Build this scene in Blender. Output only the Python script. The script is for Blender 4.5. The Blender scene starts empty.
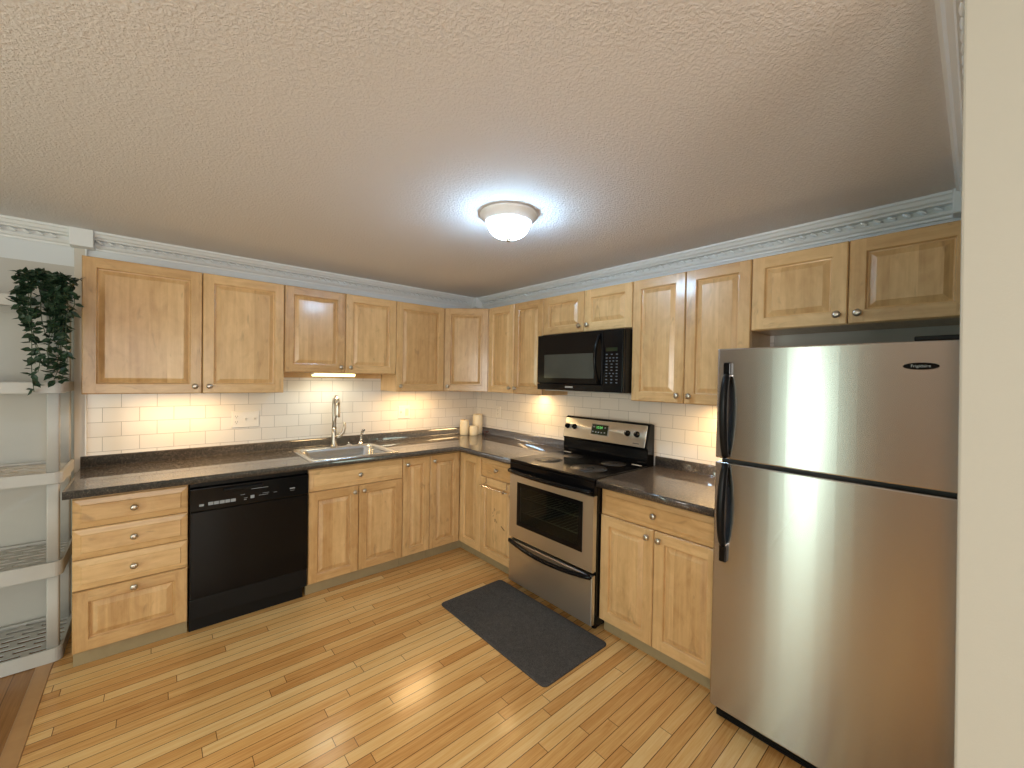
import bpy, bmesh, math, random
from mathutils import Vector, Matrix
R = math.radians
random.seed(7)
scene = bpy.context.scene
COL = scene.collection

# ---------------------------------------------------------------- camera
cd = bpy.data.cameras.new('camera'); cam = bpy.data.objects.new('camera', cd); COL.objects.link(cam)
scene.camera = cam
cd.sensor_width = 36.0; cd.lens = 408.996 / 1024 * 36.0; cd.clip_start = 0.05
yaw, pitch, roll = R(41.2235), R(-0.8364), R(1.0082)
fw = Vector((math.sin(yaw)*math.cos(pitch), math.cos(yaw)*math.cos(pitch), math.sin(pitch)))
rt = Vector((math.cos(yaw), -math.sin(yaw), 0)); up = rt.cross(fw)
rt2 = rt*math.cos(roll) + up*math.sin(roll); up2 = -rt*math.sin(roll) + up*math.cos(roll)
mw = Matrix((rt2, up2, -fw)).transposed().to_4x4(); mw.translation = Vector((-2.6185, -3.5611, 1.5042))
cam.matrix_world = mw

# ---------------------------------------------------------------- colour management, world, lights
scene.view_settings.view_transform = 'Standard'; scene.view_settings.look = 'None'
scene.view_settings.gamma = 1.0; scene.view_settings.use_curve_mapping = False
scene.view_settings.exposure = 0.22
wd = bpy.data.worlds.new('daylight'); scene.world = wd; wd.use_nodes = True
wd.node_tree.nodes['Background'].inputs[0].default_value = (0.75, 0.9, 0.85, 1)
wd.node_tree.nodes['Background'].inputs[1].default_value = 1.0

def area(name, loc, target, sx, sy, power, color, spread=180):
    l = bpy.data.lights.new(name, 'AREA'); l.shape = 'RECTANGLE'; l.size = sx; l.size_y = sy
    l.energy = power; l.color = color; l.spread = R(spread)
    o = bpy.data.objects.new(name, l); COL.objects.link(o); o.location = loc
    o.rotation_euler = (Vector(target) - Vector(loc)).to_track_quat('-Z', 'Y').to_euler()
    return o
area('patio_door_daylight', (-5.12, -2.09, 1.05), (-3, -2.09, 1.05), 0.42, 1.9, 19, (0.78, 1.0, 0.88))
area('added_side_fill', (-5.12, -4.8, 1.5), (-3, -4.6, 1.5), 1.1, 1.1, 52, (1.0, 0.97, 0.92))  # added fill lamp in an invented window, brightens right cabinets and ceiling
area('front_window_daylight', (-2.75, -6.42, 1.35), (-2.75, -4, 1.35), 2.0, 1.5, 36, (1.0, 0.97, 0.93))
WARM = (1.0, 0.66, 0.31)
for nm, loc, e in (('puck_light', (-2.47, -0.23, 1.362), 1.5), ('puck_light', (-0.82, -0.23, 1.362), 1.8),
                   ('puck_light', (-0.23, -1.02, 1.362), 1.35), ('puck_light', (-0.23, -2.60, 1.362), 2.2)):
    area(nm, loc, (loc[0], loc[1], 0), 0.34, 0.07, e*2.0, WARM)
area('strip_light', (-1.55, -0.20, 1.482), (-1.55, -0.17, 0), 0.26, 0.05, 1.2, (1.0, 0.92, 0.70))

# ---------------------------------------------------------------- node helpers
def new_mat(name):
    m = bpy.data.materials.new(name); m.use_nodes = True
    nt = m.node_tree; b = nt.nodes['Principled BSDF']
    return m, nt, b
def N(nt, t, **kw):
    n = nt.nodes.new(t)
    for k, v in kw.items(): setattr(n, k, v)
    return n
def S(nt, node, idx, val):
    if hasattr(val, 'is_output'): nt.links.new(val, node.inputs[idx])
    else: node.inputs[idx].default_value = val
def mth(nt, op, a, b=0.0, c=None):
    n = N(nt, 'ShaderNodeMath', operation=op); S(nt, n, 0, a); S(nt, n, 1, b)
    if c is not None: S(nt, n, 2, c)
    return n.outputs[0]
def vec(nt, x, y, z):
    n = N(nt, 'ShaderNodeCombineXYZ'); S(nt, n, 0, x); S(nt, n, 1, y); S(nt, n, 2, z); return n.outputs[0]
def mixc(nt, f, a, b, mode='MIX'):
    n = N(nt, 'ShaderNodeMix', data_type='RGBA', blend_type=mode)
    S(nt, n, 0, f); S(nt, n, 6, a); S(nt, n, 7, b); return n.outputs[2]
def ramp(nt, fac, stops):
    n = N(nt, 'ShaderNodeValToRGB'); e = n.color_ramp.elements
    while len(e) < len(stops): e.new(0.5)
    for el, (p, c) in zip(e, stops): el.position = p; el.color = (*c, 1) if len(c) == 3 else c
    nt.links.new(fac, n.inputs[0]); return n.outputs[0]
def noise(nt, v, scale, detail=3, rough=0.55, dist=0.0):
    n = N(nt, 'ShaderNodeTexNoise'); nt.links.new(v, n.inputs['Vector'])
    n.inputs['Scale'].default_value = scale; n.inputs['Detail'].default_value = detail
    n.inputs['Roughness'].default_value = rough; n.inputs['Distortion'].default_value = dist
    return n.outputs['Fac']
def white(nt, v):
    n = N(nt, 'ShaderNodeTexWhiteNoise', noise_dimensions='3D'); nt.links.new(v, n.inputs['Vector']); return n.outputs['Value']
def objco(nt): return N(nt, 'ShaderNodeTexCoord').outputs['Object']
def world_pos(nt): return N(nt, 'ShaderNodeNewGeometry').outputs['Position']
def sep(nt, v):
    n = N(nt, 'ShaderNodeSeparateXYZ'); nt.links.new(v, n.inputs[0]); return n.outputs
def bump(nt, b, h, strength, dist=0.002):
    n = N(nt, 'ShaderNodeBump'); n.inputs['Strength'].default_value = strength; n.inputs['Distance'].default_value = dist
    nt.links.new(h, n.inputs['Height']); nt.links.new(n.outputs[0], b.inputs['Normal'])
def plain(name, col, rough=0.5, metal=0.0, coat=0.0, emit=None, es=0.0, spec=0.5, var=0.06, vs=20):
    m, nt, b = new_mat(name)
    f = noise(nt, objco(nt), vs)
    c = mixc(nt, f, tuple(x*(1-var) for x in col)+(1,), tuple(min(1, x*(1+var)) for x in col)+(1,))
    nt.links.new(c, b.inputs['Base Color'])
    b.inputs['Roughness'].default_value = rough; b.inputs['Metallic'].default_value = metal
    b.inputs['Coat Weight'].default_value = coat; b.inputs['Coat Roughness'].default_value = 0.08
    b.inputs['Specular IOR Level'].default_value = spec
    if emit: b.inputs['Emission Color'].default_value = (*emit, 1); b.inputs['Emission Strength'].default_value = es
    return m

def maple(name, axis, stave=True, dark=(0.46, 0.245, 0.088), light=(0.84, 0.565, 0.275)):
    """clear maple, grain along local axis 0 (x) or 2 (z)"""
    m, nt, b = new_mat(name)
    co = objco(nt); rnd = N(nt, 'ShaderNodeObjectInfo').outputs['Random']
    s = sep(nt, co); g = s[axis]; w = s[0] if axis == 2 else s[2]
    seed = mth(nt, 'MULTIPLY', rnd, 37.0)
    st = mth(nt, 'FLOOR', mth(nt, 'ADD', mth(nt, 'DIVIDE', w, 0.085), mth(nt, 'MULTIPLY', rnd, 7.3)))
    sv = white(nt, vec(nt, st, seed, 3.0)) if stave else rnd
    v = vec(nt, mth(nt, 'MULTIPLY', w, 38.0), mth(nt, 'ADD', mth(nt, 'MULTIPLY', g, 2.2), mth(nt, 'MULTIPLY', sv, 30.0)), mth(nt, 'ADD', seed, mth(nt, 'MULTIPLY', s[1], 10)))
    n1 = noise(nt, v, 1.0, 5, 0.6, 0.35)
    v2 = vec(nt, mth(nt, 'MULTIPLY', w, 9.0), mth(nt, 'MULTIPLY', g, 4.5), mth(nt, 'ADD', seed, mth(nt, 'MULTIPLY', sv, 11)))
    n2 = noise(nt, v2, 1.5, 4, 0.62, 0.9)
    f = mth(nt, 'ADD', mth(nt, 'MULTIPLY', n1, 0.55), mth(nt, 'MULTIPLY', n2, 0.45))
    f = mth(nt, 'ADD', f, mth(nt, 'MULTIPLY', mth(nt, 'SUBTRACT', sv, 0.5), 0.20))
    f = mth(nt, 'ADD', f, mth(nt, 'MULTIPLY', mth(nt, 'SUBTRACT', rnd, 0.5), 0.10))
    mid = tuple((a+c)/2 for a, c in zip(dark, light))
    c = ramp(nt, f, [(0.20, dark), (0.50, mid), (0.80, light)])
    # sparse mineral streaks and small knots
    k = noise(nt, vec(nt, mth(nt, 'MULTIPLY', w, 22.0), mth(nt, 'MULTIPLY', g, 7.0), mth(nt, 'ADD', seed, 5.0)), 1.0, 2, 0.5, 0.8)
    kf = ramp(nt, k, [(0.64, (0, 0, 0)), (0.78, (1, 1, 1))])
    c = mixc(nt, mth(nt, 'MULTIPLY', kf, 0.45), c, (*[x*0.5 for x in dark], 1))
    nt.links.new(c, b.inputs['Base Color'])
    b.inputs['Roughness'].default_value = 0.34; b.inputs['Coat Weight'].default_value = 0.35; b.inputs['Coat Roughness'].default_value = 0.14
    bump(nt, b, n1, 0.05)
    return m
W_V = maple('maple_upright_grain', 2, False); W_H = maple('maple_level_grain', 0, False); W_P = maple('maple_panel_staves', 2, True)
M_TOE = plain('bare_toe_board', (0.34, 0.265, 0.145), 0.7, var=0.15)
M_DARK = plain('wick_slot_black', (0.012, 0.010, 0.009), 0.6)  # near-black of candle wicks and socket slots
M_NICKEL = plain('brushed_nickel', (0.56, 0.51, 0.44), 0.28, 1.0)
M_CHROME = plain('chrome', (0.75, 0.75, 0.76), 0.12, 1.0)
M_BLACK = plain('black_gloss_enamel', (0.004, 0.004, 0.0045), 0.14, spec=0.22)
M_BLACKP = plain('black_plastic', (0.007, 0.007, 0.0075), 0.36, spec=0.22)
M_GREYMARK = plain('grey_print', (0.30, 0.32, 0.34), 0.5)
M_WHITE = plain('white_trim_paint', (0.84, 0.84, 0.83), 0.4, var=0.02)
M_PLATE = plain('white_plastic_plate', (0.78, 0.74, 0.68), 0.35, var=0.02)
M_RESIN = plain('grey_resin', (0.52, 0.50, 0.47), 0.5, var=0.05)
M_CANDLE = plain('ivory_wax', (0.86, 0.74, 0.52), 0.5, var=0.03)
M_LEAF = plain('ivy_leaf', (0.022, 0.050, 0.024), 0.45, var=0.6, vs=30)
M_STEM = plain('ivy_stem', (0.05, 0.075, 0.03), 0.6)
M_POT = plain('dark_pot', (0.03, 0.03, 0.03), 0.5)
M_SPRIG = plain('dried_sprig', (0.10, 0.02, 0.012), 0.7, var=0.4)
M_BURN = plain('burner_print', (0.035, 0.033, 0.031), 0.35, var=0.2, vs=120)
M_RUBBER = plain('fridge_gasket', (0.02, 0.02, 0.02), 0.6)
M_FSIDE = plain('fridge_grey_side', (0.16, 0.16, 0.16), 0.45)
M_INK = plain('silver_print', (0.42, 0.43, 0.44), 0.3, 0.6)
M_LED = plain('green_clock_digits', (0.05, 0.3, 0.08), 0.4, emit=(0.25, 1.0, 0.25), es=0.55)
M_DISP = plain('display_window', (0.012, 0.022, 0.012), 0.1)
M_SCUFF = plain('dark_scuff', (0.10, 0.05, 0.02), 0.7)

def steel(name, col, rough, horiz, aniso=0.0):
    m, nt, b = new_mat(name); s = sep(nt, objco(nt))
    c = mixc(nt, noise(nt, objco(nt), 0.8, 0), (*[x*0.95 for x in col], 1), (*col, 1)); nt.links.new(c, b.inputs['Base Color'])
    b.inputs['Metallic'].default_value = 1.0
    b.inputs['Roughness'].default_value = rough
    if aniso:
        tg = N(nt, 'ShaderNodeTangent', direction_type='RADIAL', axis='Z'); nt.links.new(tg.outputs[0], b.inputs['Tangent'])
        b.inputs['Anisotropic'].default_value = aniso; b.inputs['Anisotropic Rotation'].default_value = 0.25
    return m
M_STEEL = steel('stainless_brushed', (0.68, 0.66, 0.63), 0.38, True, 0.8)
M_FRIDGE = steel('stainless_fridge_skin', (0.54, 0.52, 0.50), 0.27, True, 0.9)
M_SINK = steel('stainless_sink', (0.66, 0.66, 0.65), 0.24, True)

def laminate():
    m, nt, b = new_mat('dark_speckled_laminate'); p = world_pos(nt)
    n = noise(nt, p, 190, 3, 0.7); n2 = noise(nt, p, 70, 2, 0.6)
    f = mth(nt, 'ADD', mth(nt, 'MULTIPLY', n, 0.7), mth(nt, 'MULTIPLY', n2, 0.3))
    c = ramp(nt, f, [(0.36, (0.010, 0.008, 0.007)), (0.52, (0.048, 0.037, 0.030)), (0.66, (0.19, 0.148, 0.115))])
    nt.links.new(c, b.inputs['Base Color']); b.inputs['Roughness'].default_value = 0.45
    b.inputs['Coat Weight'].default_value = 1.0; b.inputs['Coat Roughness'].default_value = 0.035; b.inputs['Coat IOR'].default_value = 1.55
    return m
M_LAM = laminate()

def tile(name, axis, u0, z0):
    m, nt, b = new_mat(name); s = sep(nt, world_pos(nt))
    v = vec(nt, mth(nt, 'ADD', s[axis], u0), mth(nt, 'SUBTRACT', s[2], z0), 0.0)
    br = N(nt, 'ShaderNodeTexBrick', offset=0.5, offset_frequency=2, squash=1.0)
    nt.links.new(v, br.inputs['Vector'])
    br.inputs['Color1'].default_value = (0.79, 0.745, 0.69, 1); br.inputs['Color2'].default_value = (0.74, 0.69, 0.635, 1)
    br.inputs['Mortar'].default_value = (0.40, 0.37, 0.34, 1)
    br.inputs['Scale'].default_value = 1.0; br.inputs['Mortar Size'].default_value = 0.0016; br.inputs['Mortar Smooth'].default_value = 0.2
    br.inputs['Brick Width'].default_value = 0.170; br.inputs['Row Height'].default_value = 0.090
    nt.links.new(br.outputs['Color'], b.inputs['Base Color'])
    nt.links.new(ramp(nt, br.outputs['Fac'], [(0, (0.16,)*3), (1, (0.7,)*3)]), b.inputs['Roughness'])
    bump(nt, b, mth(nt, 'SUBTRACT', 1.0, br.outputs['Fac']), 0.35, 0.001)
    return m
M_TILE_A = tile('subway_tile_back', 0, 5*0.17 + 0.0857 + 1.022 - 0.037, 1.006-0.18)
M_TILE_B = tile('subway_tile_right', 1, 5*0.17 + 1.023 + 0.175 + 0.085, 1.006-0.18)

def oak(name, cs, axis, gap=0.45, W=0.057):
    m, nt, b = new_mat(name); s = sep(nt, world_pos(nt))
    a = s[axis]; c_ = s[1-axis]
    r = mth(nt, 'DIVIDE', mth(nt, 'ADD', c_, 0.970 + 200*W), W); row = mth(nt, 'FLOOR', r); fr = mth(nt, 'FRACT', r)
    r1 = white(nt, vec(nt, row, 1.7, 0.3)); r2 = white(nt, vec(nt, row, 5.1, 9.3))
    L = mth(nt, 'ADD', 0.60, mth(nt, 'MULTIPLY', r2, 0.90))
    q = mth(nt, 'DIVIDE', mth(nt, 'ADD', a, mth(nt, 'ADD', 40.0, mth(nt, 'MULTIPLY', r1, 3.0))), L)
    col = mth(nt, 'FLOOR', q); fq = mth(nt, 'FRACT', q)
    rv = white(nt, vec(nt, row, col, 2.2)); rv2 = white(nt, vec(nt, row, col, 8.8))
    g = noise(nt, vec(nt, mth(nt, 'ADD', mth(nt, 'MULTIPLY', a, 3.0), mth(nt, 'MULTIPLY', rv, 50)), mth(nt, 'MULTIPLY', c_, 75), mth(nt, 'MULTIPLY', rv2, 20)), 1.0, 5, 0.62, 1.4)
    g2 = noise(nt, vec(nt, mth(nt, 'ADD', mth(nt, 'MULTIPLY', a, 1.4), mth(nt, 'MULTIPLY', rv2, 70)), mth(nt, 'MULTIPLY', c_, 24), 0.0), 1.0, 3, 0.6, 2.5)
    f = mth(nt, 'ADD', mth(nt, 'MULTIPLY', rv, 0.34), mth(nt, 'ADD', mth(nt, 'MULTIPLY', g, 0.50), mth(nt, 'MULTIPLY', g2, 0.30)))
    c = ramp(nt, f, cs)
    e1 = mth(nt, 'LESS_THAN', mth(nt, 'MINIMUM', fr, mth(nt, 'SUBTRACT', 1.0, fr)), 0.026)
    e2 = mth(nt, 'LESS_THAN', mth(nt, 'MULTIPLY', mth(nt, 'MINIMUM', fq, mth(nt, 'SUBTRACT', 1.0, fq)), L), 0.0013)
    e = mth(nt, 'MAXIMUM', e1, e2)
    c = mixc(nt, mth(nt, 'MULTIPLY', e, gap), c, (0.06, 0.022, 0.008, 1))
    nt.links.new(c, b.inputs['Base Color'])
    nt.links.new(mth(nt, 'ADD', 0.12, mth(nt, 'MULTIPLY', g2, 0.14)), b.inputs['Roughness'])
    h = mth(nt, 'ADD', mth(nt, 'MULTIPLY', rv2, 0.25), mth(nt, 'SUBTRACT', mth(nt, 'MULTIPLY', g, 0.10), e))
    bump(nt, b, h, 0.25, 0.0010)
    return m
M_FLOOR = oak('oak_strip_floor', [(0.24, (0.38, 0.150, 0.040)), (0.42, (0.60, 0.295, 0.090)), (0.60, (0.75, 0.430, 0.155)), (0.82, (0.85, 0.590, 0.270))], 0, 0.9)
M_FLOOR2 = oak('darker_oak_floor', [(0.25, (0.22, 0.095, 0.028)), (0.6, (0.38, 0.18, 0.06)), (0.85, (0.46, 0.25, 0.09))], 1, 0.6, 0.08)
M_THRESH = maple('oak_threshold', 0, False, (0.34, 0.16, 0.055), (0.52, 0.28, 0.11))

def ceiling_mat():
    m, nt, b = new_mat('stomped_ceiling_paint'); p = world_pos(nt)
    n = noise(nt, p, 95, 3, 0.6, 0.4); n2 = noise(nt, p, 230, 2, 0.6)
    h = mth(nt, 'ADD', ramp(nt, n, [(0.42, (0,)*3), (0.62, (1,)*3)]), mth(nt, 'MULTIPLY', n2, 0.5))
    b.inputs['Base Color'].default_value = (0.60, 0.555, 0.53, 1)
    c = mixc(nt, noise(nt, p, 1.2), (0.80, 0.765, 0.755, 1), (0.84, 0.805, 0.795, 1)); nt.links.new(c, b.inputs['Base Color'])
    b.inputs['Roughness'].default_value = 0.85
    bump(nt, b, h, 0.55, 0.0035)
    return m
M_CEIL = ceiling_mat()
def wall_mat(name, col, split=None):
    m, nt, b = new_mat(name); p = world_pos(nt)
    n = noise(nt, p, 220, 3, 0.6)
    base = mixc(nt, noise(nt, p, 1.5), (*[x*0.97 for x in col], 1), (*col, 1))
    if split:
        z = sep(nt, p)[2]; base = mixc(nt, mth(nt, 'GREATER_THAN', z, split[0]), base, (*split[1], 1))
    nt.links.new(base, b.inputs['Base Color']); b.inputs['Roughness'].default_value = 0.7
    bump(nt, b, n, 0.25, 0.001)
    return m
M_WALL = wall_mat('warm_grey_wall_paint', (0.60, 0.575, 0.53), (2.12, (0.76, 0.78, 0.79)))
M_CREAM = wall_mat('cream_wall_paint', (0.49, 0.470, 0.405))
M_ROOM = wall_mat('tan_room_paint', (0.42, 0.355, 0.29))

def mat_rug():
    m, nt, b = new_mat('charcoal_ribbed_mat'); p = objco(nt)
    n = noise(nt, p, 260, 3, 0.7); n2 = noise(nt, p, 45, 3, 0.6)
    f = mth(nt, 'ADD', mth(nt, 'MULTIPLY', n, 0.80), mth(nt, 'MULTIPLY', n2, 0.20))
    nt.links.new(ramp(nt, f, [(0.36, (0.016, 0.0145, 0.013)), (0.66, (0.125, 0.110, 0.098))]), b.inputs['Base Color'])
    b.inputs['Roughness'].default_value = 0.95; bump(nt, b, n, 0.9, 0.004)
    return m
M_MAT = mat_rug()
def glass_mat(name, tint, tr, rough=0.03):
    m, nt, b = new_mat(name)
    b.inputs['Base Color'].default_value = (*tint, 1); b.inputs['Roughness'].default_value = rough
    t = N(nt, 'ShaderNodeBsdfTransparent'); mx = N(nt, 'ShaderNodeMixShader'); mx.inputs[0].default_value = tr
    t.inputs[0].default_value = (0.8, 0.85, 0.75, 1)
    nt.links.new(b.outputs[0], mx.inputs[1]); nt.links.new(t.outputs[0], mx.inputs[2])
    nt.links.new(mx.outputs[0], nt.nodes['Material Output'].inputs[0])
    return m
M_OVENGLASS = glass_mat('smoked_oven_glass', (0.010, 0.010, 0.009), 0.62)
M_MWGLASS = plain('microwave_mesh_window', (0.045, 0.050, 0.042), 0.10)
M_CLEAR = glass_mat('clear_pane', (0.8, 0.9, 0.85), 0.85)
M_BOWL = plain('lit_frosted_bowl', (0.9, 0.93, 0.95), 0.3, emit=(0.46, 0.73, 1.0), es=72.0)
M_TUBE = plain('lit_strip_lens', (0.9, 0.85, 0.6), 0.4, emit=(1.0, 0.90, 0.42), es=3.0)
M_OVENIN = plain('oven_enamel', (0.10, 0.075, 0.05), 0.5)
M_RACK = plain('oven_rack_wire', (0.55, 0.5, 0.42), 0.3, 1.0)

# ---------------------------------------------------------------- mesh helpers
class MB:
    def __init__(self): self.bm = bmesh.new()
    def quad(self, pts, m=0):
        f = self.bm.faces.new([self.bm.verts.new(p) for p in pts]); f.material_index = m; return f
    def box(self, x0, x1, y0, y1, z0, z1, m=0):
        v = [self.bm.verts.new((x, y, z)) for x in (x0, x1) for y in (y0, y1) for z in (z0, z1)]
        for idx in ((0, 1, 3, 2), (4, 6, 7, 5), (0, 4, 5, 1), (2, 3, 7, 6), (0, 2, 6, 4), (1, 5, 7, 3)):
            f = self.bm.faces.new([v[i] for i in idx]); f.material_index = m
        return self
    def prism(self, poly, z0, z1, m=0, axis=2):
        def P(a, b, c): return {2: (a, b, c), 0: (c, a, b), 1: (a, c, b)}[axis]
        lo = [self.bm.verts.new(P(a, b, z0)) for a, b in poly]; hi = [self.bm.verts.new(P(a, b, z1)) for a, b in poly]
        n = len(poly)
        fs = [self.bm.faces.new(lo[::-1]), self.bm.faces.new(hi)]
        for i in range(n): fs.append(self.bm.faces.new((lo[i], lo[(i+1) % n], hi[(i+1) % n], hi[i])))
        for f in fs: f.material_index = m
        return self
    def rings(self, loops, m=0, cap0=True, cap1=True, closed=True):
        vs = [[self.bm.verts.new(p) for p in L] for L in loops]
        for a, b in zip(vs, vs[1:]):
            n = len(a)
            for i in range(n if closed else n-1):
                f = self.bm.faces.new((a[i], a[(i+1) % n], b[(i+1) % n], b[i])); f.material_index = m; f.smooth = True
        if cap0: f = self.bm.faces.new(vs[0][::-1]); f.material_index = m
        if cap1: f = self.bm.faces.new(vs[-1]); f.material_index = m
        return self
    def lathe(self, prof, origin=(0, 0, 0), axis='z', seg=24, m=0, cap0=True, cap1=True):
        o = Vector(origin); loops = []
        for r, h in prof:
            L = []
            for i in range(seg):
                a = 2*math.pi*i/seg; x, y = r*math.cos(a), r*math.sin(a)
                p = {'z': (x, y, h), 'y': (x, -h, y), 'x': (h, x, y)}[axis]
                L.append(o + Vector(p))
            loops.append(L)
        return self.rings(loops, m, cap0, cap1)
    def tube(self, pts, r, seg=10, m=0, flat=None):
        pts = [Vector(p) for p in pts]; loops = []; n = len(pts)
        prev = None
        for i, p in enumerate(pts):
            t = (pts[min(i+1, n-1)] - pts[max(i-1, 0)]).normalized()
            if prev is None:
                ref = Vector((0, 0, 1)) if abs(t.z) < 0.9 else Vector((1, 0, 0))
                a = t.cross(ref).normalized()
            else: a = (prev - t*prev.dot(t)).normalized()
            prev = a; b = t.cross(a)
            rr = r[i] if isinstance(r, (list, tuple)) else r
            k = flat if flat else 1.0
            loops.append([p + a*rr*math.cos(2*math.pi*j/seg) + b*rr*k*math.sin(2*math.pi*j/seg) for j in range(seg)])
        return self.rings(loops, m)
    def mesh(self, name, mats):
        bmesh.ops.recalc_face_normals(self.bm, faces=self.bm.faces)
        me = bpy.data.meshes.new(name); self.bm.to_mesh(me); self.bm.free()
        for mt in (mats if isinstance(mats, (list, tuple)) else [mats]): me.materials.append(mt)
        return me
def link(name, me, parent=None, loc=(0, 0, 0), rot=(0, 0, 0), bevel=0, seg=2, label=None):
    o = bpy.data.objects.new(name, me); COL.objects.link(o); o.parent = parent; o.location = loc; o.rotation_euler = rot
    if bevel:
        b = o.modifiers.new('bevel', 'BEVEL'); b.width = bevel; b.segments = seg; b.limit_method = 'ANGLE'; b.angle_limit = R(40)
    if label: o['label'] = label
    return o
def part(name, mb, mats, parent=None, loc=(0, 0, 0), bevel=0, seg=2, label=None, rot=(0, 0, 0)):
    return link(name, mb.mesh(name, mats), parent, loc, rot, bevel, seg, label)
def tag(o, label, cat, group=None):
    o['label'] = label; o['category'] = cat
    if group: o['group'] = group
    return o
def thing(name, label, cat, loc=(0, 0, 0), rz=0, group=None):
    o = bpy.data.objects.new(name, None); COL.objects.link(o); o.location = loc; o.rotation_euler = (0, 0, rz); o.empty_display_size = 0.05
    return tag(o, label, cat, group)
def struct(name, mb, mats, bevel=0):
    o = part(name, mb, mats, None, (0, 0, 0), bevel); o['kind'] = 'structure'; return o
def text_mesh(s, size, ext=0.0004):
    c = bpy.data.curves.new('lettering', 'FONT'); c.body = s; c.size = size; c.align_x = 'CENTER'; c.align_y = 'CENTER'; c.extrude = ext
    o = bpy.data.objects.new('lettering', c); COL.objects.link(o)
    dg = bpy.context.evaluated_depsgraph_get(); me = bpy.data.meshes.new_from_object(o.evaluated_get(dg))
    bpy.data.objects.remove(o); return me
PI = math.pi
# frames: on the back wall local x runs right; on the right wall (rz=-90deg) local x runs towards the viewer. local -y is out into the room.
def fr(wall, at): return ((at, 0, 0), 0.0) if wall == 'A' else ((0, at, 0), -PI/2)

# ---------------------------------------------------------------- room shell
CZ = 2.335; XL = -5.2; YF = -6.5; CX = -1.50; CY = -3.558
mb = MB(); mb.box(-3.0, 0.1, YF-0.1, 0.1, -0.05, 0.0); struct('floor', mb, M_FLOOR)
mb = MB(); mb.box(XL-0.1, -3.062, YF-0.1, 0.1, -0.05, 0.0); struct('floor_left', mb, M_FLOOR2)
mb = MB(); mb.box(-3.061, -3.001, YF, 0.0, -0.05, 0.003); struct('trim_1', mb, M_THRESH, 0.002)
mb = MB(); mb.box(XL-0.1, 0.1, YF-0.1, 0.1, CZ, CZ+0.1); struct('ceiling', mb, M_CEIL)
mb = MB(); mb.box(XL, 0.1, 0, 0.1, 0, CZ); struct('wall_back', mb, M_WALL)
mb = MB(); mb.box(0, 0.1, CY, 0, 0, CZ); struct('wall_right', mb, M_WALL)
mb = MB(); mb.box(CX, 0.1, YF, CY, 0, CZ); struct('wall_right_return', mb, M_CREAM)
mb = MB(); mb.rings([[(CX-0.03, YF, z), (CX-0.0005, YF, z), (CX-0.0005, y, z), (CX-0.03, y, z)] for z, y in ((0, -3.558), (CZ, -3.526))])
for f in mb.bm.faces: f.smooth = False
struct('wall_right_end', mb, M_CREAM, 0.004)   # the old wall end stands a little out of plumb
# left wall with an invented window opening for fill light and patio door opening y -1.6..-2.7, front wall with window x -4.8..-2.4
mb = MB()
mb.box(XL-0.1, XL, -1.6, 0, 0, CZ).box(XL-0.1, XL, YF, -5.4, 0, CZ).box(XL-0.1, XL, -4.2, -2.7, 0, CZ).box(XL-0.1, XL, -5.4, -4.2, 0, 0.9).box(XL-0.1, XL, -5.4, -4.2, 2.1, CZ).box(XL-0.1, XL, -2.7, -1.6, 2.05, CZ)
struct('wall_left', mb, M_ROOM)
mb = MB()
mb.box(XL, -3.85, YF-0.1, YF, 0, CZ).box(-1.65, CX, YF-0.1, YF, 0, CZ).box(-3.85, -1.65, YF-0.1, YF, 0, 0.55).box(-3.85, -1.65, YF-0.1, YF, 2.15, CZ)
struct('wall_front', mb, M_ROOM)
d = MB(); d.box(-5.2, -5.16, -2.7, -2.64, 0, 2.05).box(-5.2, -5.16, -1.66, -1.6, 0, 2.05).box(-5.2, -5.16, -2.64, -1.66, 1.99, 2.05).box(-5.2, -5.16, -2.64, -1.66, 0, 0.08)
d1 = struct('door_1', d, M_WHITE, 0.003)
part('door_pane', MB().box(-5.185, -5.180, -2.64, -1.66, 0.08, 1.99), M_CLEAR, d1)
d = MB(); d.box(-3.85, -3.79, YF-0.05, YF-0.01, 0.55, 2.15).box(-1.71, -1.65, YF-0.05, YF-0.01, 0.55, 2.15).box(-3.79, -1.71, YF-0.05, YF-0.01, 2.09, 2.15).box(-3.79, -1.71, YF-0.05, YF-0.01, 0.55, 0.61).box(-2.78, -2.72, YF-0.05, YF-0.01, 0.61, 2.09)
w1 = struct('window_1', d, M_WHITE, 0.003)
part('window_pane', MB().box(-3.79, -1.71, YF-0.034, YF-0.030, 0.61, 2.09), M_CLEAR, w1)

d = MB(); d.box(-5.2, -5.16, -5.4, -5.34, 0.9, 2.1).box(-5.2, -5.16, -4.26, -4.2, 0.9, 2.1).box(-5.2, -5.16, -5.34, -4.26, 2.04, 2.1).box(-5.2, -5.16, -5.34, -4.26, 0.9, 0.96)  # invented out-of-view window, added to house the side fill lamp
w2 = struct('window_added', d, M_WHITE, 0.003)
part('window_pane', MB().box(-5.185, -5.180, -5.34, -4.26, 0.96, 2.04), M_CLEAR, w2)  # pane of the invented fill window

# tiled splash zones
TT = 0.006
mb = MB(); mb.box(-2.922, -TT, -TT, 0, 0.90, 1.62); struct('wall_back_tiles', mb, M_TILE_A)
mb = MB(); mb.box(-TT, 0, -2.80, -TT, 0.90, 1.90); struct('wall_right_tiles', mb, M_TILE_B)
# vertical boards left of the tile
mb = MB(); mb.box(-2.976, -2.9225, -0.012, 0, 0, 2.24); struct('trim_2', mb, plain('beige_board', (0.66, 0.60, 0.52), 0.5, var=0.03), 0.002)
mb = MB(); mb.box(-2.9300, -2.9225, -0.022, -0.0121, 0.99, 2.24); struct('trim_3', mb, M_WHITE, 0.001)

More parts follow.
